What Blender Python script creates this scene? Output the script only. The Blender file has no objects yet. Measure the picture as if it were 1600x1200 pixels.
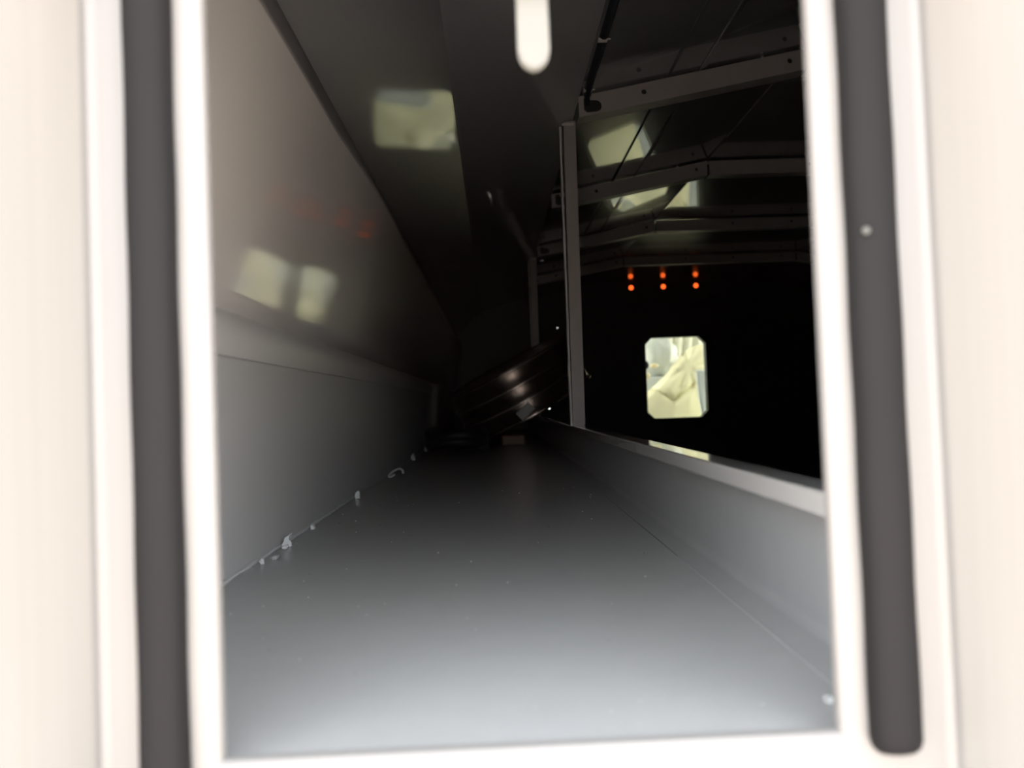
import bpy, bmesh, math, random
from mathutils import Matrix, Vector, noise

random.seed(7)
scene = bpy.context.scene
col = scene.collection

# ------------------------------------------------------------------ camera
# X right, Y into the compartment, Z up; the camera stands at the origin, just
# outside the small rear door of the service body.
FP = 1200.0                                   # focal length in px of the 1600x1200 frame
fwd = Vector((-28 / FP, -32 / FP, -1)).normalized()     # world +Y in camera space
upv = Vector((-0.0366, 1, 0)); upv = (upv - fwd * upv.dot(fwd)).normalized()
rgt = fwd.cross(upv)
M3 = Matrix((rgt, fwd, upv))
cam_data = bpy.data.cameras.new('camera')
cam = bpy.data.objects.new('camera', cam_data)
col.objects.link(cam)
cam.matrix_world = M3.to_4x4()
cam_data.sensor_width = 36.0
cam_data.lens = 36.0 * FP / 1600.0
cam_data.clip_start = 0.01
cam_data.clip_end = 200
cam_data.dof.use_dof = True
cam_data.dof.focus_distance = 0.95
cam_data.dof.aperture_fstop = 7.0
scene.camera = cam

# ------------------------------------------------------------------ light
SKY = 6.5
world = bpy.data.worlds.new('World'); scene.world = world
world.use_nodes = True
bg = world.node_tree.nodes['Background']
bg.inputs['Color'].default_value = (0.93, 0.965, 1.0, 1)
bg.inputs['Strength'].default_value = SKY
sun_data = bpy.data.lights.new('sun', 'SUN')
sun_data.energy = 40.0
sun_data.angle = math.radians(1.0)
sun_data.color = (1.0, 0.93, 0.82)
sun = bpy.data.objects.new('sun', sun_data); col.objects.link(sun)
sun.rotation_euler = Vector((0.45, -0.10, -1.0)).to_track_quat('-Z', 'Y').to_euler()

scene.view_settings.view_transform = 'Standard'
scene.view_settings.look = 'None'
scene.view_settings.gamma = 1.0
scene.view_settings.exposure = 0.0
scene.view_settings.use_curve_mapping = False

# ------------------------------------------------------------------ materials
MATS = {}


def mat(name, color, rough=0.5, metal=0.0, ior=1.5, coat=0.0, coat_rough=0.05, coat_ior=1.5,
        bump=None, var=None, emit=None, streak=None, transmission=0.0):
    """bump = (scale, strength, distance); var = (scale, amount); streak = (scale, amount)"""
    if name in MATS:
        return MATS[name]
    m = bpy.data.materials.new(name); m.use_nodes = True
    nt = m.node_tree; N = nt.nodes; L = nt.links
    b = N['Principled BSDF']
    b.inputs['Base Color'].default_value = (*color, 1)
    b.inputs['Roughness'].default_value = rough
    b.inputs['Metallic'].default_value = metal
    b.inputs['IOR'].default_value = ior
    b.inputs['Coat Weight'].default_value = coat
    b.inputs['Coat Roughness'].default_value = coat_rough
    b.inputs['Coat IOR'].default_value = coat_ior
    b.inputs['Transmission Weight'].default_value = transmission
    tc = N.new('ShaderNodeTexCoord')
    if var or streak:
        nz = N.new('ShaderNodeTexNoise')
        sc_, am = var or streak
        nz.inputs['Scale'].default_value = sc_ if var else 1.0
        nz.inputs['Detail'].default_value = 4
        if streak:
            mp = N.new('ShaderNodeMapping')
            mp.inputs['Scale'].default_value = (sc_, sc_, 1.2)
            L.new(tc.outputs['Object'], mp.inputs['Vector']); L.new(mp.outputs['Vector'], nz.inputs['Vector'])
        else:
            L.new(tc.outputs['Object'], nz.inputs['Vector'])
        mx = N.new('ShaderNodeMix'); mx.data_type = 'RGBA'
        mx.inputs['A'].default_value = (*[c * (1 - am) for c in color], 1)
        mx.inputs['B'].default_value = (*[min(1, c * (1 + am)) for c in color], 1)
        L.new(nz.outputs['Fac'], mx.inputs['Factor'])
        L.new(mx.outputs['Result'], b.inputs['Base Color'])
    if bump:
        nb = N.new('ShaderNodeTexNoise'); nb.inputs['Scale'].default_value = bump[0]
        nb.inputs['Detail'].default_value = 2
        L.new(tc.outputs['Object'], nb.inputs['Vector'])
        bp = N.new('ShaderNodeBump'); bp.inputs['Strength'].default_value = bump[1]
        bp.inputs['Distance'].default_value = bump[2]
        L.new(nb.outputs['Fac'], bp.inputs['Height'])
        L.new(bp.outputs['Normal'], b.inputs['Normal'])
        L.new(bp.outputs['Normal'], b.inputs['Coat Normal'])
    if emit:
        b.inputs['Emission Color'].default_value = (*emit[0], 1)
        b.inputs['Emission Strength'].default_value = emit[1]
    MATS[name] = m
    return m


M_floor = mat('paint_floor', (0.34, 0.345, 0.35), rough=0.24, ior=1.5, var=(60, 0.04), bump=(500, 0.05, 0.0001))
M_wall = mat('paint_wall', (0.74, 0.70, 0.67), rough=0.3, coat=1.0, coat_rough=0.03, coat_ior=1.75, bump=(420, 0.30, 0.0001))
M_lower = mat('paint_wall_lower', (0.57, 0.555, 0.55), rough=0.42, bump=(330, 0.15, 0.0001))
M_band = mat('paint_band', (0.64, 0.615, 0.60), rough=0.32, bump=(330, 0.15, 0.0001))
M_liner = mat('paint_liner', (0.31, 0.30, 0.305), rough=0.3, coat=1.0, coat_rough=0.05, coat_ior=1.6, bump=(330, 0.08, 0.0001))
M_roof = mat('paint_roof', (0.19, 0.185, 0.19), rough=0.2, ior=1.6, coat=1.0, coat_rough=0.03, coat_ior=2.0)
M_beam = mat('paint_beam', (0.31, 0.28, 0.265), rough=0.4, var=(40, 0.05))
M_sill = mat('paint_sill', (0.52, 0.51, 0.50), rough=0.18, ior=1.6, coat=1.0, coat_rough=0.04)
M_hem = mat('paint_hem', (0.34, 0.325, 0.32), rough=0.55, var=(30, 0.04))
M_lap = mat('roof_lap_shade', (0.05, 0.05, 0.055), rough=0.6, var=(60, 0.2))  # dark colour stands for the shaded step of the first roof lap
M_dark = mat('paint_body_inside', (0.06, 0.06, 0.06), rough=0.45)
M_ext = mat('paint_exterior', (0.215, 0.204, 0.191), rough=0.35, streak=(300, 0.06))  # vertical streaks in the colour stand for reflections in the paint
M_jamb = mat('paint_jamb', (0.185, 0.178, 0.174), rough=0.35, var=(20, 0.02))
M_rubber = mat('rubber', (0.015, 0.0142, 0.0148), rough=0.5, ior=1.12, var=(8, 0.12), bump=(900, 0.2, 0.0002))
M_rivet = mat('rivet_zinc', (0.07, 0.07, 0.065), rough=0.5, var=(90, 0.1))
M_gasket = mat('window_rubber', (0.015, 0.015, 0.012), rough=0.5, var=(40, 0.1))
M_seam = mat('seam_shadow_gap', (0.05, 0.05, 0.05), rough=0.8, var=(900, 0.4))
M_cable = mat('cable_sleeve', (0.012, 0.014, 0.022), rough=0.5, bump=(900, 0.3, 0.0004))
M_clip = mat('cable_clip', (0.5, 0.47, 0.44), rough=0.35, var=(200, 0.1))
M_seal = mat('sealant', (0.62, 0.63, 0.63), rough=0.35, var=(300, 0.12), bump=(500, 0.4, 0.0006))
M_speck = mat('speck_pale', (0.85, 0.85, 0.85), rough=0.5, var=(900, 0.1))
M_speckd = mat('speck_dark', (0.08, 0.08, 0.08), rough=0.7, var=(900, 0.2))
M_drum = mat('drum_metal', (0.20, 0.155, 0.13), rough=0.27, metal=0.85, var=(25, 0.35), bump=(60, 0.12, 0.002))
M_drumrim = mat('drum_rim', (0.55, 0.47, 0.42), rough=0.22, metal=0.8, var=(30, 0.1))
M_black = mat('black_rubber', (0.015, 0.015, 0.015), rough=0.5, bump=(80, 0.3, 0.002))
M_label = mat('sticker_paper', (0.75, 0.74, 0.7), rough=0.6, var=(70, 0.05))
M_ink = mat('sticker_ink', (0.05, 0.05, 0.05), rough=0.6, var=(70, 0.05))
M_wood = mat('wood_block', (0.20, 0.11, 0.065), rough=0.5, streak=(60, 0.3))
M_amber = mat('amber_lens', (0.9, 0.25, 0.03), rough=0.3, emit=((1.0, 0.13, 0.018), 1.6), var=(120, 0.15))
M_ring_shade = mat('lamp_ring_hole_shade', (0.02, 0.02, 0.02), rough=0.5, var=(60, 0.1))  # lamp rings, also the black plates that darken the beam holes
M_cream = mat('cream_cover', (0.82, 0.76, 0.50), rough=0.6, var=(5, 0.05))
M_plastic = mat('plastic_wrap', (0.52, 0.54, 0.48), rough=0.25, var=(9, 0.12), bump=(30, 0.5, 0.006))
M_pleat = mat('pleated_liner', (0.58, 0.58, 0.46), rough=0.7, var=(12, 0.06))
M_foam = mat('foam_knob', (0.82, 0.70, 0.42), rough=0.6, bump=(60, 0.4, 0.003))
M_cabgrey = mat('cab_grey', (0.52, 0.55, 0.53), rough=0.5, var=(4, 0.06))
M_flap = mat('flap_fabric', (0.80, 0.84, 0.78), rough=0.6, var=(6, 0.05))
M_tongue = mat('latch_paint', (0.14, 0.135, 0.12), rough=0.35, var=(60, 0.03))
M_ground = mat('yard_concrete', (0.42, 0.375, 0.34), rough=0.9, var=(1.5, 0.2), bump=(30, 0.4, 0.01))

mg = bpy.data.materials.new('window_glass'); mg.use_nodes = True
_n = mg.node_tree.nodes; _l = mg.node_tree.links
_n.remove(_n['Principled BSDF'])
_t = _n.new('ShaderNodeBsdfTransparent'); _t.inputs[0].default_value = (0.93, 0.96, 0.93, 1)
_g = _n.new('ShaderNodeBsdfGlossy'); _g.inputs['Roughness'].default_value = 0.02
_f = _n.new('ShaderNodeFresnel'); _f.inputs[0].default_value = 1.45
_m = _n.new('ShaderNodeMixShader')
_l.new(_f.outputs[0], _m.inputs[0]); _l.new(_t.outputs[0], _m.inputs[1]); _l.new(_g.outputs[0], _m.inputs[2])
_l.new(_m.outputs[0], _n['Material Output'].inputs['Surface'])
M_glass = mg

# ------------------------------------------------------------------ helpers


def obj(name, data, m=None, parent=None, smooth=False, loc=None):
    if isinstance(data, bmesh.types.BMesh):
        me = bpy.data.meshes.new(name)
        bmesh.ops.recalc_face_normals(data, faces=data.faces)
        data.to_mesh(me); data.free()
    else:
        me = data
    if m and not me.materials:
        me.materials.append(m)
    if smooth:
        for p in me.polygons:
            p.use_smooth = True
        me.set_sharp_from_angle(angle=math.radians(50))
    o = bpy.data.objects.new(name, me); col.objects.link(o)
    if parent:
        o.parent = parent
    if loc:
        o.location = loc
    return o


def empty(name, loc=(0, 0, 0)):
    o = bpy.data.objects.new(name, None); o.empty_display_size = 0.02
    col.objects.link(o); o.location = loc
    return o


def tag(o, label, cat=None, group=None, kind=None):
    o['label'] = label
    if cat:
        o['category'] = cat
    if group:
        o['group'] = group
    if kind:
        o['kind'] = kind
    return o


def struct(o, label, cat):
    return tag(o, label, cat, kind='structure')


def box(bm, x0, x1, y0, y1, z0, z1, bevel=0.0, seg=2):
    vs = [bm.verts.new((x, y, z)) for x in (x0, x1) for y in (y0, y1) for z in (z0, z1)]
    fs = []
    for q in ((0, 1, 3, 2), (4, 6, 7, 5), (0, 4, 5, 1), (2, 3, 7, 6), (0, 2, 6, 4), (1, 5, 7, 3)):
        fs.append(bm.faces.new([vs[i] for i in q]))
    if bevel:
        es = list({e for f in fs for e in f.edges})
        bmesh.ops.bevel(bm, geom=es, offset=bevel, segments=seg, affect='EDGES', profile=0.5)


def boxobj(name, m, parent, dims, bevel=0.0, seg=2, **k):
    bm = bmesh.new(); box(bm, *dims, bevel=bevel, seg=seg)
    return obj(name, bm, m, parent, **k)


def extrude_profile(prof, ys, thick=None):
    """open profile [(x,z)..] swept along Y at stations ys; thick = offset copy to give the sheet a back"""
    bm = bmesh.new()
    rows = [[bm.verts.new((x, y, z)) for x, z in prof] for y in ys]
    for a, b in zip(rows, rows[1:]):
        for i in range(len(prof) - 1):
            bm.faces.new((a[i], a[i + 1], b[i + 1], b[i]))
    return bm


def solid_profile(poly, y0, y1, bevel=0):
    """closed polygon in XZ extruded from y0 to y1"""
    bm = bmesh.new()
    a = [bm.verts.new((x, y0, z)) for x, z in poly]; b = [bm.verts.new((x, y1, z)) for x, z in poly]
    n = len(poly)
    bm.faces.new(a); bm.faces.new(b[::-1])
    for i in range(n):
        bm.faces.new((a[i], b[i], b[(i + 1) % n], a[(i + 1) % n]))
    if bevel:
        bmesh.ops.bevel(bm, geom=list(bm.edges), offset=bevel, segments=2, affect='EDGES')
    return bm


def plate_xz(outer, holes, y0, y1):
    """plate in the XZ plane with through holes, thickness y0..y1"""
    bm = bmesh.new()
    edges = []
    for loop in [outer] + holes:
        vs = [bm.verts.new((x, y0, z)) for x, z in loop]
        edges += [bm.edges.new((vs[i], vs[(i + 1) % len(vs)])) for i in range(len(vs))]
    r = bmesh.ops.triangle_fill(bm, use_beauty=True, edges=edges)
    faces = [g for g in r['geom'] if isinstance(g, bmesh.types.BMFace)]
    ex = bmesh.ops.extrude_face_region(bm, geom=faces)
    vs = [g for g in ex['geom'] if isinstance(g, bmesh.types.BMVert)]
    bmesh.ops.translate(bm, verts=vs, vec=(0, y1 - y0, 0))
    return bm


def circle(cx, cz, r, n=16, sx=1.0, ang=0.0):
    return [(cx + r * sx * math.cos(2 * math.pi * i / n + ang), cz + r * math.sin(2 * math.pi * i / n + ang)) for i in range(n)]


def tube(path, r, n=8, rscale=None):
    bm = bmesh.new(); rows = []
    pts = [Vector(p) for p in path]
    for i, p in enumerate(pts):
        t = (pts[min(i + 1, len(pts) - 1)] - pts[max(i - 1, 0)]).normalized()
        a = t.orthogonal() if abs(t.z) > 0.99 else t.cross(Vector((0, 0, 1))).normalized()
        a.normalize(); b = t.cross(a)
        rr = r * (rscale[i] if rscale else 1)
        rows.append([bm.verts.new(p + (a * math.cos(2 * math.pi * k / n) + b * math.sin(2 * math.pi * k / n)) * rr) for k in range(n)])
    for a, b in zip(rows, rows[1:]):
        for k in range(n):
            bm.faces.new((a[k], a[(k + 1) % n], b[(k + 1) % n], b[k]))
    bm.faces.new(rows[0][::-1]); bm.faces.new(rows[-1])
    return bm


def lathe(prof, n=48):
    """profile [(r, z)] around Z"""
    bm = bmesh.new(); rows = []
    for r, z in prof:
        rows.append([bm.verts.new((r * math.cos(2 * math.pi * k / n), r * math.sin(2 * math.pi * k / n), z)) for k in range(n)])
    for a, b in zip(rows, rows[1:]):
        for k in range(n):
            bm.faces.new((a[k], a[(k + 1) % n], b[(k + 1) % n], b[k]))
    bm.faces.new(rows[0][::-1]); bm.faces.new(rows[-1])
    return bm


def sstep(t):
    t = max(0.0, min(1.0, t)); return t * t * (3 - 2 * t)


# ------------------------------------------------------------------ dimensions
H = 0.127                      # camera height over the compartment floor
YD = 0.276                     # front of the inner door flange
YI = 0.285                     # inside face of the rear wall
YB = 4.0                       # front bulkhead
WL = -0.208                    # lower left wall
WR = 0.168                     # right low wall
LIPZ, SEAMZ = 0.081, 0.047
A1 = (-0.1555, 0.287); A2 = (-0.179, 0.362); B = (-0.046, 0.487); C = (0.170, 0.538)
RIDX, ROOFZ = 0.576, 0.615
CX = 0.95                      # centre line of the body
ROOF_S = (ROOFZ - 0.540) / (RIDX - 0.170)


def roof_z(x):
    x = CX - abs(x - CX)
    return ROOFZ if x > RIDX else ROOFZ - (RIDX - x) * ROOF_S


XR = 2 * CX - WL
OP = (-0.1003, 0.1202, -0.1223, 0.160)       # door opening x0,x1,z0,z1

# ------------------------------------------------------------------ the setting
o = obj('ground', extrude_profile([(-60, -1.3), (60, -1.3)], [-60, 60]), M_ground)
struct(o, 'pale concrete yard the truck stands on', 'ground')

# compartment floor, right flange strip over it
bm = bmesh.new(); box(bm, WL, 0.1425, YI, YB - 0.004, -H - 0.02, -H)
floor = obj('floor', bm, M_floor)
struct(floor, 'light grey painted sheet metal floor of the long compartment', 'floor')

# left wall: lower sheet, rolled band and leaning upper sheet
wl = obj('wall_left', extrude_profile([(WL, -H - 0.01), (WL, SEAMZ)], [YI, 1.0, 2.0, 3.0, YB - 0.004]), M_lower)
struct(wl, 'grey painted left side wall of the compartment with a folded ledge', 'wall')
lean_t = (A1[0] - (WL + 0.003)) / (A1[1] - LIPZ)
band_prof = [(WL + 0.0015, SEAMZ - 0.002), (WL + 0.004, SEAMZ - 0.0015), (WL + 0.0055, SEAMZ + 0.003), (WL + 0.007, SEAMZ + 0.018),
             (WL + 0.0065, SEAMZ + 0.025), (WL + 0.0045, SEAMZ + 0.030), (WL + 0.003, LIPZ - 0.001), (WL + 0.003, LIPZ + 0.0015)]
o = obj('ledge_band', extrude_profile(band_prof, [YI, 1, 2, 3, YB - 0.004]), M_band, wl, smooth=True)
# upper sheet with a slight buckle beyond 0.8 m
ys = [YI + 0.01 * k for k in range(0, 96, 3)] + [1.3, 1.5, 1.8, 2.0, 2.2, 3.0, YB - 0.004]
zs = [LIPZ, LIPZ + 0.004, LIPZ + 0.010, LIPZ + 0.018, 0.12, 0.15, 0.18, 0.21, 0.24, 0.262, 0.274, 0.281, A1[1]]


def slope(y):
    if y < 0.78:
        return -0.07 * (max(y, 0.55) - 0.68)
    if y < 1.08:
        return 0.031 - 0.04 * (y - 0.88)
    return -0.012 if y < 1.75 else 0.0


_tab = [0.0]
for _k in range(400):
    _tab.append(_tab[-1] + slope(YI + _k * 0.01) * 0.01)


def bulge(y):
    return _tab[min(400, int(round((y - YI) / 0.01)))]


bm = bmesh.new(); rows = []
for y in ys:
    row = []
    for z in zs:
        w = sstep((z - LIPZ) / 0.012)
        row.append(bm.verts.new((WL + 0.003 + lean_t * (z - LIPZ) + bulge(y) * w, y, z)))
    rows.append(row)
for a, b in zip(rows, rows[1:]):
    for i in range(len(zs) - 1):
        bm.faces.new((a[i], a[i + 1], b[i + 1], b[i]))
obj('upper_sheet', bm, M_wall, wl, smooth=True)
# rolled hem between the upper sheet and the roof liner
hem = [(A1[0], A1[1]), (A1[0] + 0.0003, A1[1] + 0.002), (A1[0] - 0.001, A1[1] + 0.008), (A2[0] + 0.012, A2[1] - 0.03), (A2[0] + 0.003, A2[1] - 0.004), A2]
bm = bmesh.new()
rows = [[bm.verts.new((x + (bulge(y) if k < 3 else 0), y, z)) for k, (x, z) in enumerate(hem)] for y in ys]
for a, b in zip(rows, rows[1:]):
    for k in range(len(hem) - 1):
        bm.faces.new((a[k], a[k + 1], b[k + 1], b[k]))
obj('rolled_hem', bm, M_hem, wl, smooth=True)

# roof: sloping liner panels over the compartment, then the main roof
ceil = obj('ceiling', extrude_profile([(0.10, roof_z(0.10)), (RIDX, ROOFZ)], [YI, YB]), M_roof)
struct(ceil, 'glossy dark grey sheet metal roof of the truck body', 'ceiling')
obj('roof_sheet', extrude_profile([(RIDX, ROOFZ), (2 * CX - RIDX, ROOFZ)], [YI, YB]), M_roof, ceil)
obj('roof_sheet', extrude_profile([(2 * CX - RIDX, ROOFZ), (XR, roof_z(XR))], [YI, YB]), M_roof, ceil)
obj('haunch_liner', extrude_profile([A2, B], [YI, YB]), M_liner, ceil)
obj('soffit_liner', extrude_profile([(B[0] - 0.0015, B[1] - 0.0015), (B[0] + 0.004, B[1] + 0.0005), C, (C[0] + 0.001, C[1] + 0.004)], [YI, YB]), M_liner, ceil)
for xa, xb, n0, lm_ in ((0.326, 0.333, 0.0015, M_lap), (0.385, 0.396, 0.003, M_roof)):
    obj('lap_seam', solid_profile([(xa, roof_z(xa) + 0.001), (xa + 0.0015, roof_z(xa) - n0), (xb - 0.0015, roof_z(xb) - n0), (xb, roof_z(xb) + 0.001)], YI, YB - 0.01), lm_, ceil)
obj('ridge_fold', solid_profile([(RIDX - 0.002, ROOFZ + 0.001), (RIDX - 0.001, ROOFZ - 0.003), (RIDX + 0.003, ROOFZ - 0.003), (RIDX + 0.004, ROOFZ + 0.001)], YI, YB - 0.01), M_roof, ceil)

# right low wall with rounded foot, floor flange strip
R_ = 0.006
foot = [(0.1433, -H), (WR - R_, -H)]
for k in range(1, 7):
    a = math.pi / 2 * k / 6
    foot.append((WR - R_ + R_ * math.sin(a), -H + R_ - R_ * math.cos(a)))
foot += [(WR, -0.058)]
wr = obj('wall_right', extrude_profile(foot, [YI, 1, 2, 3, YB - 0.004]), M_floor, smooth=True)
struct(wr, 'low grey side wall at the right edge of the compartment floor', 'wall')
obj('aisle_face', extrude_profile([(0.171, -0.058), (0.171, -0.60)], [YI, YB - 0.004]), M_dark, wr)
obj('joint_gap', extrude_profile([(0.1424, -H - 0.0004), (0.1434, -H - 0.0004)], [0.60, YB - 0.004]), M_seam, wr)
obj('joint_sealer', tube([(0.1429, YI + 0.002 + k * 0.0165, -H - 0.0006) for k in range(21)], 0.0011, 7), M_floor, wr, smooth=True)
sill = boxobj('trim_1', M_sill, None, (0.150, 0.1725, YI, YB - 0.004, -0.0585, -0.046), bevel=0.002, seg=3)
struct(sill, 'glossy pale grey sill rail capping the low right wall', 'sill')

# main body interior
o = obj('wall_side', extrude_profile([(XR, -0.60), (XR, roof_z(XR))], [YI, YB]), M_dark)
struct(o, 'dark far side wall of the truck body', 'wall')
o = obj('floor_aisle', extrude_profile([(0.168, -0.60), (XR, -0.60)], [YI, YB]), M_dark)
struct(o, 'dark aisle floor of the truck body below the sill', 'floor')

# outer skin that keeps daylight out
sk = bmesh.new()
for d in ((-0.30, -0.27, 0.20, YB + 0.03, -0.70, 0.70), (XR + 0.05, XR + 0.08, 0.20, YB + 0.03, -0.70, 0.70),
          (-0.30, XR + 0.08, 0.20, YB + 0.03, 0.68, 0.70), (-0.30, XR + 0.08, 0.20, YB + 0.03, -0.70, -0.68)):
    box(sk, *d)
o = obj('wall_outer_skin', sk, M_ext)
struct(o, 'white painted outer skin of the truck body', 'wall')

# front bulkhead with window, lamp and drill openings
WX0, WX1, WZ0, WZ1, CH = 0.796, 1.122, -0.109, 0.322, 0.036


def octagon(g):
    x0, x1, z0, z1, c = WX0 - g, WX1 + g, WZ0 - g, WZ1 + g, CH + g * 0.4
    return [(x0 + c, z0), (x1 - c, z0), (x1, z0 + c), (x1, z1 - c), (x1 - c, z1), (x0 + c, z1), (x0, z1 - c), (x0, z0 + c)]


LAMPS = [(0.740, 0.585), (0.910, 0.585), (1.082, 0.585)]
holes = [octagon(0)] + [circle(x, z, 0.0155) for x, z in LAMPS] + [circle(0.287, -0.030, 0.0055, 12), circle(0.346, 0.389, 0.003, 10)]
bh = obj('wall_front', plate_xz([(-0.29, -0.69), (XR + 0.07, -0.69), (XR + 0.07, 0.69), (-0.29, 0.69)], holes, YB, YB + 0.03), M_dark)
struct(bh, 'dark front bulkhead of the truck body behind the roof beams', 'wall')
boxobj('stiffener_strip', M_dark, bh, (0.2, 1.75, YB - 0.006, YB - 0.0002, 0.497, 0.512), bevel=0.002)

win = empty('window_1', (0.959, YB, 0.1)); struct(win, 'small bulkhead window with clipped corners looking into the bright cab', 'window')
bpy.context.view_layer.update()


def under(o, p):
    o.parent = p; o.matrix_parent_inverse = Matrix.Translation(-p.location)
    return o


under(obj('gasket', plate_xz(octagon(0.010), [octagon(-0.0045)], YB - 0.012, YB + 0.034), M_gasket), win)
under(obj('pane', plate_xz(octagon(-0.003), [], YB + 0.014, YB + 0.018), M_glass), win)

# rear wall with the door jamb: profile (outward offset n, y) swept round the opening
def ring_loop(prof, op):
    bm = bmesh.new(); loops = []
    for n, y in prof:
        x0, x1, z0, z1 = op[0] - n, op[1] + n, op[2] - n, op[3] + n
        loops.append([bm.verts.new(p) for p in ((x0, y, z0), (x1, y, z0), (x1, y, z1), (x0, y, z1))])
    for a, b in zip(loops, loops[1:]):
        for k in range(4):
            bm.faces.new((a[k], a[(k + 1) % 4], b[(k + 1) % 4], b[k]))
    return bm


jamb_prof = [(0.004, YI - 0.001), (0.0008, YI - 0.0025), (0.0, YI - 0.004), (0.0, YD + 0.003), (0.0005, YD + 0.0015), (0.0015, YD + 0.0005), (0.003, YD),
             (0.038, YD), (0.041, YD - 0.001), (0.042, YD - 0.004)]
jb = obj('trim_2', ring_loop(jamb_prof, OP), M_jamb)
obj('return_face', ring_loop([(0.042, YD - 0.004), (0.060, YD - 0.044), (0.0615, YD - 0.047), (0.064, YD - 0.048)], OP), M_ext, jb)
struct(jb, 'white painted door jamb around the small rear opening', 'door frame')
bm = bmesh.new()
x0, x1, z0, z1 = OP[0] - 0.064, OP[1] + 0.064, OP[2] - 0.064, OP[3] + 0.064
for (y, g) in ((YD - 0.048, 0.0), (YI, 0.060)):
    a = [bm.verts.new(p) for p in ((x0 + g, y, z0 + g), (x1 - g, y, z0 + g), (x1 - g, y, z1 - g), (x0 + g, y, z1 - g))]
    b = [bm.verts.new(p) for p in ((-0.30, y, -0.70), (XR + 0.08, y, -0.70), (XR + 0.08, y, 0.70), (-0.30, y, 0.70))]
    for k in range(4):
        bm.faces.new((a[k], a[(k + 1) % 4], b[(k + 1) % 4], b[k]))
rw = obj('wall_rear', bm, M_ext)
struct(rw, 'cream white rear panel of the truck body around the door', 'wall')

# ------------------------------------------------------------------ things
# door seals: two rubber strips on the jamb


def seal_strip(name, xa, xb, z0, z1, label):
    w = xb - xa; cx = (xa + xb) / 2
    prof = [(-w / 2, 0), (-w / 2, -0.004), (-w * 0.42, -0.0068), (-w * 0.25, -0.0085), (0, -0.0092), (w * 0.25, -0.0085), (w * 0.42, -0.0068), (w / 2, -0.004), (w / 2, 0)]
    st = [(z0, 0.62, 0.35), (z0 + 0.0012, 0.8, 0.7), (z0 + 0.003, 0.92, 0.9), (z0 + 0.006, 1, 1)]
    k = 24
    st += [(z0 + 0.01 + (z1 - z0 - 0.01) * i / k, 1 + 0.02 * math.sin(i * 1.3), 1) for i in range(k + 1)]
    bm = bmesh.new(); rows = []
    for z, sw, sd in st:
        rows.append([bm.verts.new((cx + x * sw, YD - 0.0003 + y * sd, z)) for x, y in prof])
    for a, b in zip(rows, rows[1:]):
        for i in range(len(prof)):
            j = (i + 1) % len(prof)
            bm.faces.new((a[i], a[j], b[j], b[i]))
    bm.faces.new(rows[0]); bm.faces.new(rows[-1][::-1])
    return tag(obj(name, bm, M_rubber, smooth=True), label, 'seal', 'door seals')


seal_strip('door_seal', -0.1270, -0.1108, -0.150, 0.195, 'black rubber seal strip on the jamb left of the opening')
sr = seal_strip('door_seal', 0.1300, 0.1475, -0.1295, 0.195, 'black rubber seal strip on the jamb right of the opening')
rv = obj('rivet', lathe([(0.0014, 0), (0.0014, 0.0008), (0.0008, 0.0013)], 12), M_rivet, sr, loc=(0.1335, YD - 0.0090, 0.0565))
rv.rotation_euler = (math.pi / 2, 0, 0)

# latch tongue hanging from the head of the opening
lt = empty('latch_tongue', (0.0200, 0.290, OP[3]))
tag(lt, 'white rounded tongue hanging down into the top of the opening', 'latch')
w = 0.0061; zb = 0.1265 - OP[3]
poly = [(-w, 0.0), (w, 0.0), (w, zb + w * 1.2)] + [(w * math.cos(a), zb + w * 1.2 + w * 1.2 * math.sin(a)) for a in [-math.pi * k / 12 for k in range(1, 12)]] + [(-w, zb + w * 1.2)]
obj('prong', solid_profile(poly, -0.002, 0.002, bevel=0.0008), M_tongue, lt, smooth=True)
boxobj('mount_plate', M_tongue, lt, (-0.018, 0.018, -0.002, 0.002, 0.0, 0.03), bevel=0.0006)

# roof beams: folded channels hung under the roof
BW = 0.037


def beam_segment(xa, xb, hol, slot=None, flip=False):
    def zc(x): return roof_z(x) - 0.0045
    outer = [(xa, zc(xa) - BW), (xb, zc(xb) - BW), (xb, zc(xb)), (xa, zc(xa))]
    hs = [circle(x, zc(x) - 0.016, 0.0047, 12) for x in hol]
    if slot:
        sx, = slot
        zz = zc(sx) - 0.0225
        pts = [(sx - 0.013, zz + 0.0165), (sx - 0.002, zz + 0.0175), (sx - 0.001, zz + 0.012)]
        pts += [(sx + 0.008 + 0.0105 * math.cos(t), zz + 0.0015 + 0.0105 * math.sin(t)) for t in [math.pi / 2 - math.pi * k / 8 for k in range(9)]]
        pts += [(sx - 0.008, zz - 0.010), (sx - 0.013, zz - 0.005)]
        hs.append(pts[::-1])
    bm = plate_xz(outer, hs, 0, 0.002)
    for z_off in (-BW, -0.002):
        a = [bm.verts.new(p) for p in ((xa, 0.002, zc(xa) + z_off), (xb, 0.002, zc(xb) + z_off), (xb, 0.034, zc(xb) + z_off), (xa, 0.034, zc(xa) + z_off))]
        b = [bm.verts.new((v.co.x, v.co.y, v.co.z + 0.002)) for v in a]
        bm.faces.new(a); bm.faces.new(b[::-1])
        for k in range(4):
            bm.faces.new((a[k], b[k], b[(k + 1) % 4], a[(k + 1) % 4]))
    return bm


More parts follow.
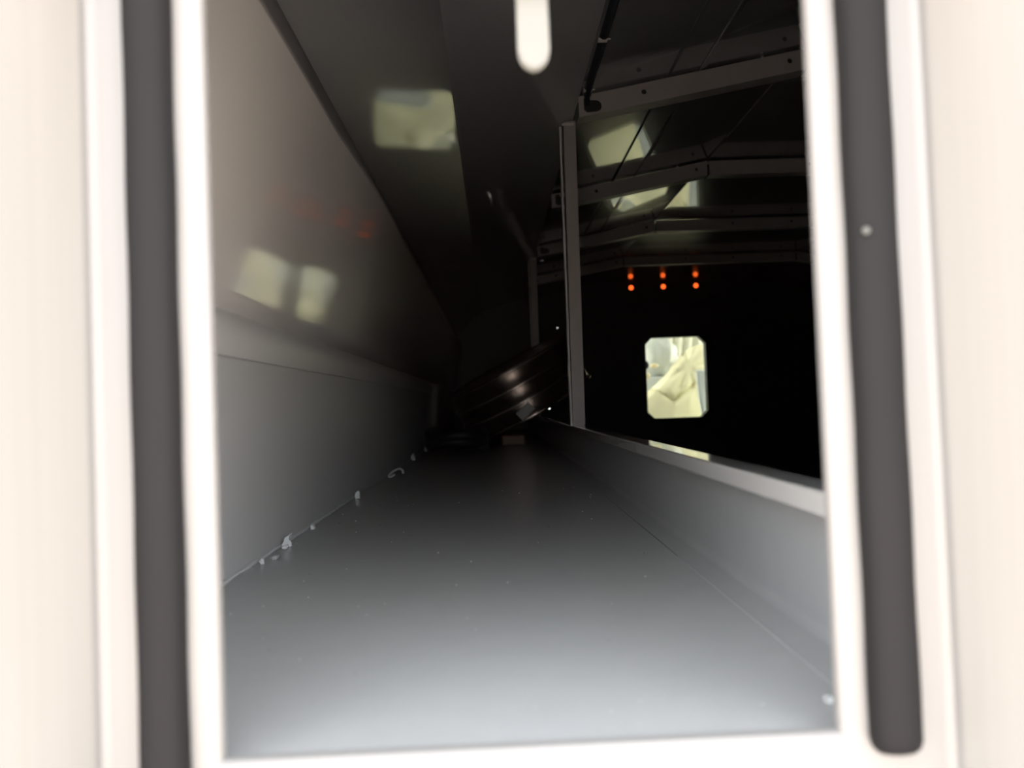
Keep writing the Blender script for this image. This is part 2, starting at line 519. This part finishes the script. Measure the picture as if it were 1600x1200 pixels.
BEAM_Y = [1.333, 1.962, 2.612, 3.262]
BL = ['grey roof beam nearest the door, with a bent slot beside the black cable',
      'second grey roof beam from the door, over the first post',
      'third grey roof beam from the door, in near darkness above the orange lamps',
      'fourth and farthest roof beam from the door, nearest the bulkhead']
segs = [beam_segment(0.168, RIDX - 0.002, (0.284, 0.546), (0.190,)), beam_segment(RIDX + 0.004, 2 * CX - RIDX - 0.004, (0.845, 1.05, 1.26)), beam_segment(2 * CX - RIDX + 0.002, XR - 0.01, (1.5, 1.75))]
seg_me = []
for s_ in segs:
    me = bpy.data.meshes.new('beam_segment'); bmesh.ops.recalc_face_normals(s_, faces=s_.faces)
    s_.to_mesh(me); s_.free(); me.materials.append(M_beam); seg_me.append(me)
shade_me = []  # black plates added inside the beams so the holes look dark
for xa, xb in ((0.168, RIDX - 0.002), (RIDX + 0.004, 2 * CX - RIDX - 0.004), (2 * CX - RIDX + 0.002, XR - 0.01)):
    bm = bmesh.new()
    za, zb_ = roof_z(xa) - 0.0045, roof_z(xb) - 0.0045
    vs = [bm.verts.new(p) for y_ in (0.020, 0.022) for p in ((xa, y_, za - BW + 0.003), (xb, y_, zb_ - BW + 0.003), (xb, y_, zb_ - 0.003), (xa, y_, za - 0.003))]
    for q in ((0, 1, 2, 3), (7, 6, 5, 4), (0, 4, 5, 1), (1, 5, 6, 2), (2, 6, 7, 3), (3, 7, 4, 0)):
        bm.faces.new([vs[k] for k in q])
    me = bpy.data.meshes.new('hole_shade_plate'); bm.to_mesh(me); bm.free(); me.materials.append(M_ring_shade); shade_me.append(me)
for y, lab in zip(BEAM_Y, BL):
    e = empty('roof_beam', (0, y, 0)); tag(e, lab, 'beam', 'roof beams')
    for me in seg_me:
        obj('beam_segment', me, None, e)
    for me in shade_me:
        obj('hole_shade_plate', me, None, e)
    boxobj('weld_tab', M_clip, e, (0.4955, 0.499, -0.001, 0.004, roof_z(0.497) - 0.0055, roof_z(0.497) - 0.001), bevel=0.0006)

# posts between sill and roof edge
for y, lab in ((1.449, 'grey upright post standing on the sill rail, nearer of the two posts'),
               (2.80, 'dim brownish upright post standing on the sill rail far back')):
    e = empty('support_post', (0.160, y, -0.046)); tag(e, lab, 'post', 'sill posts')
    hh = C[1] + 0.046
    bm = bmesh.new(); rows = []
    for t in (0, 1):
        lx = 0.004 * t - 0.0005
        rows.append([bm.verts.new((lx + x, yy, t * (hh - 0.004 if x < 0 else hh - 0.002))) for x, yy in ((-0.0115, 0.0), (0.0115, 0.0), (0.0115, 0.024), (-0.0115, 0.024))])
    for k in range(4):
        bm.faces.new((rows[0][k], rows[0][(k + 1) % 4], rows[1][(k + 1) % 4], rows[1][k]))
    bm.faces.new(rows[0][::-1]); bm.faces.new(rows[1])
    bmesh.ops.bevel(bm, geom=list(bm.edges), offset=0.0015, segments=2, affect='EDGES')
    obj('upright', bm, M_beam, e)
    bm = bmesh.new(); box(bm, -0.0165, -0.0125, 0.004, 0.024, 0.0, hh - 0.012, bevel=0.0008)
    obj('edge_strip', bm, M_sill, e)
    bm = bmesh.new(); box(bm, -0.0115, 0.0115, -0.0012, 0.0, hh - 0.012, hh - 0.007, bevel=0.0004)
    obj('weld_bead', bm, M_clip, e)

# cable loom along the roof edge, entering the slot of the first beam
lm = empty('cable_loom', (0.1835, YI, 0.5445)); tag(lm, 'black cable loom running along the roof edge into the first beam', 'cable')
path = [(0.0, y - YI, 0.0012 * math.sin(y * 9)) for y in [YI + 0.01 + k * 0.05 for k in range(22)] if y < 1.33] + [(0.0, 1.331 - YI, -0.004), (0.002, 1.35 - YI, -0.012), (0.004, 1.42 - YI, -0.016)]
obj('sleeve', tube(path, 0.0078, 10), M_cable, lm, smooth=True)
for y in (1.13, 1.315):
    boxobj('clip', M_clip, lm, (-0.0085, 0.006, y - YI - 0.005, y - YI + 0.005, -0.0085, -0.0045), bevel=0.001)
    boxobj('tail', M_clip, lm, (0.005, 0.011, y - YI - 0.001, y - YI + 0.001, -0.006, -0.004), bevel=0.0004)

# amber lamps on the bulkhead
for k, (x, z) in enumerate(LAMPS):
    e = empty('clearance_lamp', (x, YB, z))
    tag(e, ('leftmost', 'middle', 'rightmost')[k] + ' of the three round orange lamps glowing high on the bulkhead', 'lamp', 'orange bulkhead lamps')
    a = obj('lens', lathe([(0.0148, -0.004), (0.0148, 0.002), (0.011, 0.006), (0.005, 0.0075)], 20), M_amber, e); a.rotation_euler = (math.pi / 2, 0, 0)
    a = obj('ring', lathe([(0.0152, 0.0), (0.0152, 0.0), (0.0185, 0.0005), (0.0185, 0.003), (0.0152, 0.004)], 20), M_ring_shade, e); a.rotation_euler = (math.pi / 2, 0, 0)

# ---- cab behind the window


def sheet(name, fn, nu, nv, m, parent=None):
    bm = bmesh.new()
    g = [[bm.verts.new(fn(i / nu, j / nv)) for j in range(nv + 1)] for i in range(nu + 1)]
    for i in range(nu):
        for j in range(nv):
            bm.faces.new((g[i][j], g[i + 1][j], g[i + 1][j + 1], g[i][j + 1]))
    o = obj(name, bm, m, parent, smooth=True)
    md = o.modifiers.new('thick', 'SOLIDIFY'); md.thickness = 0.006
    return o


def cover(u, v):
    x = 0.55 + u * 0.95
    top = 0.02 + 0.30 * sstep((x - 0.86) / 0.42)
    z = -0.55 + v * (top + 0.55)
    y = 4.50 + 0.16 * (z + 0.55)
    # folds fanning out from a pinched point
    px, pz = 1.176, 0.18
    ang = math.atan2(z - pz, x - px); r = math.hypot(x - px, z - pz)
    y += 0.013 * math.sin(ang * 9.0 + 0.6) * min(1, r / 0.12) * math.exp(-r * 2.2)
    # V crease
    y += 0.03 * math.exp(-((z + 0.02 + abs(x - 1.083) * -0.75) / 0.022) ** 2) * (1 if z < 0.14 else 0.3)
    y -= 0.03 * sstep((v - 0.93) / 0.07) * -1
    return (x, y, z)


tag(sheet('seat_cover', cover, 80, 90, M_cream), 'creased cream cover draped over the seat seen through the window', 'cover')


def side_panel(u, v):
    x = 1.165 + 0.045 * (1 - v) + u * 0.5
    z = -0.5 + v * 0.655
    return (x, 4.36 + 0.06 * u + 0.012 * math.sin(v * 9 + u * 4) + 0.03 * v, z)


tag(sheet('cover_flap', side_panel, 24, 40, M_flap), 'pale bluish grey flap hanging at the right of the cream cover', 'cover')


def pleats(u, v):
    x = 0.45 + u * 1.2; z = -0.3 + v * 1.1
    return (x, 5.05 + 0.012 * math.sin(x * 95 + 1.5 * math.sin(z * 7)) + 0.02 * math.sin(z * 11), z)


tag(sheet('pleated_curtain', pleats, 160, 20, M_pleat), 'pale pleated fabric at the back of the cab behind the seat', 'curtain')

bm = bmesh.new(); bmesh.ops.create_icosphere(bm, subdivisions=4, radius=1)
for v in bm.verts:
    n_ = noise.noise(v.co * 2.2) * 0.16 + noise.noise(v.co * 6.0) * 0.06
    v.co = Vector((v.co.x * 0.135, v.co.y * 0.09, v.co.z * 0.145)) * (1 + n_)
tag(obj('wrapped_bundle', bm, M_plastic, smooth=True, loc=(1.035, 4.84, 0.27)), 'crumpled grey plastic wrapped bundle behind the cream cover', 'bundle')
for k, (x, z, sx, sz, lab) in enumerate(((0.945, 0.192, 0.026, 0.014, 'upper'), (0.893, 0.133, 0.026, 0.022, 'lower'))):
    bm = bmesh.new(); bmesh.ops.create_icosphere(bm, subdivisions=3, radius=1)
    for v in bm.verts:
        f_ = 1 + 0.10 * math.sin(v.co.z * 9) + 0.1 * noise.noise(v.co * 3)
        v.co = Vector((v.co.x * sx * f_, v.co.y * 0.03, v.co.z * sz))
    tag(obj('foam_knob', bm, M_foam, smooth=True, loc=(x, 4.47, z)), lab + ' of two small yellow ribbed lumps at the left of the window', 'padding', 'yellow lumps in the cab')
bm = lathe([(0.036, -0.02), (0.036, 0.0), (0.030, 0.006), (0.027, 0.002), (0.026, -0.01)], 28)
a = tag(obj('round_knob', bm, M_plastic, smooth=True, loc=(0.877, 4.44, 0.195)), 'dark round hole with pale rim at the left edge of the window', 'knob')
a.rotation_euler = (math.pi / 2, 0, 0)
kn = obj('dark_centre', lathe([(0.027, 0.0), (0.027, 0.003), (0.02, 0.006)], 24), M_black, a)
# cab floor and back for the covers to stand on
o = obj('floor_cab', extrude_profile([(-0.3, -0.62), (XR + 0.1, -0.62)], [YB + 0.03, 6.2]), M_cabgrey)
struct(o, 'pale grey cab floor behind the bulkhead', 'floor')
boxobj('raised_deck', M_cabgrey, o, (0.55, 1.5, 4.74, 4.96, -0.62, 0.135), bevel=0.01)

o = boxobj('ceiling_cab', M_cabgrey, None, (-0.3, XR + 0.1, YB + 0.05, 6.2, 0.78, 0.82))  # unseen cab roof, added to cut the daylight on the covers
struct(o, 'pale cab roof above the covered seat', 'ceiling')

# ---- ribbed drum lying tilted at the back, on a wooden block
DY = 2.56
dr = empty('ribbed_drum', (0.085, DY, 0.056))
tag(dr, 'shiny dark ribbed metal drum lying tilted at the dark end of the compartment', 'drum')
RD, HD = 0.225, 0.165
prof = [(0.05, -HD / 2 + 0.004), (RD - 0.012, -HD / 2 + 0.004), (RD - 0.006, -HD / 2)]
ribz = [-HD / 2 + 0.006, -HD / 6 + 0.002, HD / 6 - 0.002, HD / 2 - 0.006]
for a_, b_ in zip(ribz, ribz[1:]):
    for k in range(0, 7):
        t = k / 6
        prof.append((RD - 0.004 + 0.004 * math.sin(math.pi * t) * 0.4, a_ + 0.004 + (b_ - a_ - 0.008) * t))
prof += [(RD - 0.006, HD / 2), (RD - 0.012, HD / 2 - 0.004), (0.05, HD / 2 - 0.004)]
obj('shell', lathe(prof, 64), M_drum, dr, smooth=True)
for z in ribz:
    obj('hoop', lathe([(RD - 0.004, z - 0.0035), (RD + 0.0025, z - 0.0022), (RD + 0.0035, z), (RD + 0.0025, z + 0.0022), (RD - 0.004, z + 0.0035)], 64), M_drumrim, dr, smooth=True)
# sticker wrapped on the shell
bm = bmesh.new(); rows = []
for i in range(9):
    row = []
    for j in range(5):
        p, q = (i / 8 - 0.5) * 0.052, (j / 4 - 0.5) * 0.030
        ca, sa = math.cos(0.28), math.sin(0.28)
        u_, v_ = p * ca - q * sa, p * sa + q * ca
        th = math.radians(-97) + u_ / RD
        row.append(bm.verts.new(((RD + 0.0042) * math.cos(th), (RD + 0.0042) * math.sin(th), -0.052 + v_)))
    rows.append(row)
for a_, b_ in zip(rows, rows[1:]):
    for j in range(4):
        bm.faces.new((a_[j], a_[j + 1], b_[j + 1], b_[j]))
st = obj('sticker', bm, M_label, dr, smooth=True); tag(st, 'small white paper sticker')
md = st.modifiers.new('thick', 'SOLIDIFY'); md.thickness = 0.0006
dr.rotation_euler = (math.radians(6), math.radians(-27), 0)

bm = bmesh.new(); box(bm, -0.035, 0.035, 0, 0.10, 0, 0.030, bevel=0.004, seg=3)
wb = obj('wood_block', bm, M_wood, loc=(0.055, 2.36, -H + 0.0002)); tag(wb, 'small brown wooden block on the floor under the drum', 'block')

# black coiled hose left of the drum
pth = []
for i in range(90):
    a_ = i / 89 * math.pi * 2 * 2.6
    pth.append((0.075 * math.cos(a_), 0.06 * math.sin(a_), 0.014 + 0.020 * i / 89 * 2.2 + 0.004 * math.sin(a_ * 3)))
hc = obj('hose_coil', tube(pth, 0.0135, 10), M_black, smooth=True, loc=(-0.105, 2.12, -H))
tag(hc, 'black rubber hose coiled on the floor left of the drum', 'hose')

# ---- sealant dabs and bead in the floor corner
bd = []
for k in range(40):
    y = 0.50 + k * 0.0165
    bd.append((WL + 0.0016, y, -H + 0.0012 + 0.0004 * math.sin(k * 2.1)))
tag(obj('sealant_bead', tube(bd, 0.0019, 7, [1 + 0.25 * math.sin(k * 1.7) for k in range(40)]), M_seal, smooth=True),
    'thin whitish sealant bead along the left floor corner', 'sealant')


def flake(name, y, w, h, d, lab, seed, lean=0.0, x=None, curl=0.3):
    """an upright, bent crumb of sealant"""
    bm = bmesh.new(); bmesh.ops.create_cube(bm, size=1)
    bmesh.ops.subdivide_edges(bm, edges=list(bm.edges), cuts=3, use_grid_fill=True)
    for v in bm.verts:
        n_ = noise.noise(v.co * 1.8 + Vector((seed * 7.3, 0, 0)))
        c = v.co.copy()
        r_ = 1 - 0.25 * (abs(c.x * 2) ** 4 + abs(c.z * 2) ** 4)
        v.co = Vector((c.x * w * r_ + curl * h * (c.z ** 2) + n_ * w * 0.3, c.y * d + n_ * d * 0.5 + lean * c.z * h, (c.z + 0.5) * h * (0.85 + 0.3 * n_)))
    zmin = min(v.co.z for v in bm.verts)
    for v in bm.verts:
        v.co.z -= zmin
    o = obj(name, bm, M_seal, smooth=True, loc=(WL + 0.008 if x is None else x, y, -H + 0.0002))
    return tag(o, lab, 'debris', 'sealant crumbs')


flake('sealant_crumb', 0.655, 0.004, 0.006, 0.004, 'small pale crumb at the near end of the left floor corner', 1)
flake('sealant_crumb', 0.675, 0.007, 0.003, 0.007, 'flat ragged crumb beside the near end of the sealant bead', 2, x=WL + 0.014)
flake('sealant_crumb', 0.735, 0.0075, 0.0125, 0.006, 'large upright white crumb in the left floor corner, biggest of the row', 3)
flake('sealant_crumb', 0.722, 0.006, 0.004, 0.005, 'dark edged little crumb just before the biggest white crumb', 4, x=WL + 0.010)
flake('sealant_crumb', 0.835, 0.006, 0.006, 0.006, 'forked small crumb just beyond the biggest white crumb', 5)
flake('sealant_crumb', 1.105, 0.008, 0.012, 0.007, 'second large white crumb along the left floor corner, halfway back', 6)
flake('sealant_crumb', 1.86, 0.010, 0.017, 0.008, 'dim upright crumb far back in the left floor corner', 8)
flake('sealant_crumb', 2.20, 0.010, 0.017, 0.008, 'farthest and faintest crumb in the left floor corner', 9)
rg = []
for k in range(13):
    a_ = math.pi * 1.5 * k / 12
    rg.append((0.013 * math.cos(a_), 0.016 * math.sin(a_), 0.006 + 0.006 * math.sin(a_ * 1.3)))
tag(obj('plastic_curl', tube(rg, 0.0022, 6), M_seal, smooth=True, loc=(WL + 0.022, 1.43, -H + 0.001)), 'thin curled plastic shaving beside the far sealant crumbs', 'debris')
flake('sealant_crumb', 0.315, 0.0034, 0.0024, 0.0032, 'tiny white crumb on the floor by the right jamb', 10, x=0.1325, curl=0.0)

# specks of dust and swarf on the floor
def specks(name, n, m, lab, seed, smin, smax):
    rnd = random.Random(seed); bm = bmesh.new()
    for _ in range(n):
        y = 0.30 + 0.9 * rnd.random() ** 1.3; x = rnd.uniform(WL + 0.01, 0.138)
        s = rnd.uniform(smin, smax) * 1.4 * y
        a_ = rnd.uniform(0, 3.1)
        vs = [bm.verts.new((x + s * math.cos(a_ + k * 2.094) * (1 + 0.5 * rnd.random()), y + s * math.sin(a_ + k * 2.094), -H + 0.0001)) for k in range(3)]
        t_ = bm.verts.new((x, y, -H + 0.0001 + s * 0.7))
        bm.faces.new(vs)
        for k in range(3):
            bm.faces.new((vs[k], vs[(k + 1) % 3], t_))
    return tag(obj(name, bm, m), lab, 'dust', kind='stuff')


specks('dust_specks', 48, M_speck, 'pale dust specks scattered over the floor', 3, 0.0004, 0.0009)
specks('grit_specks', 22, M_speckd, 'dark grit specks scattered over the floor', 5, 0.0005, 0.001)
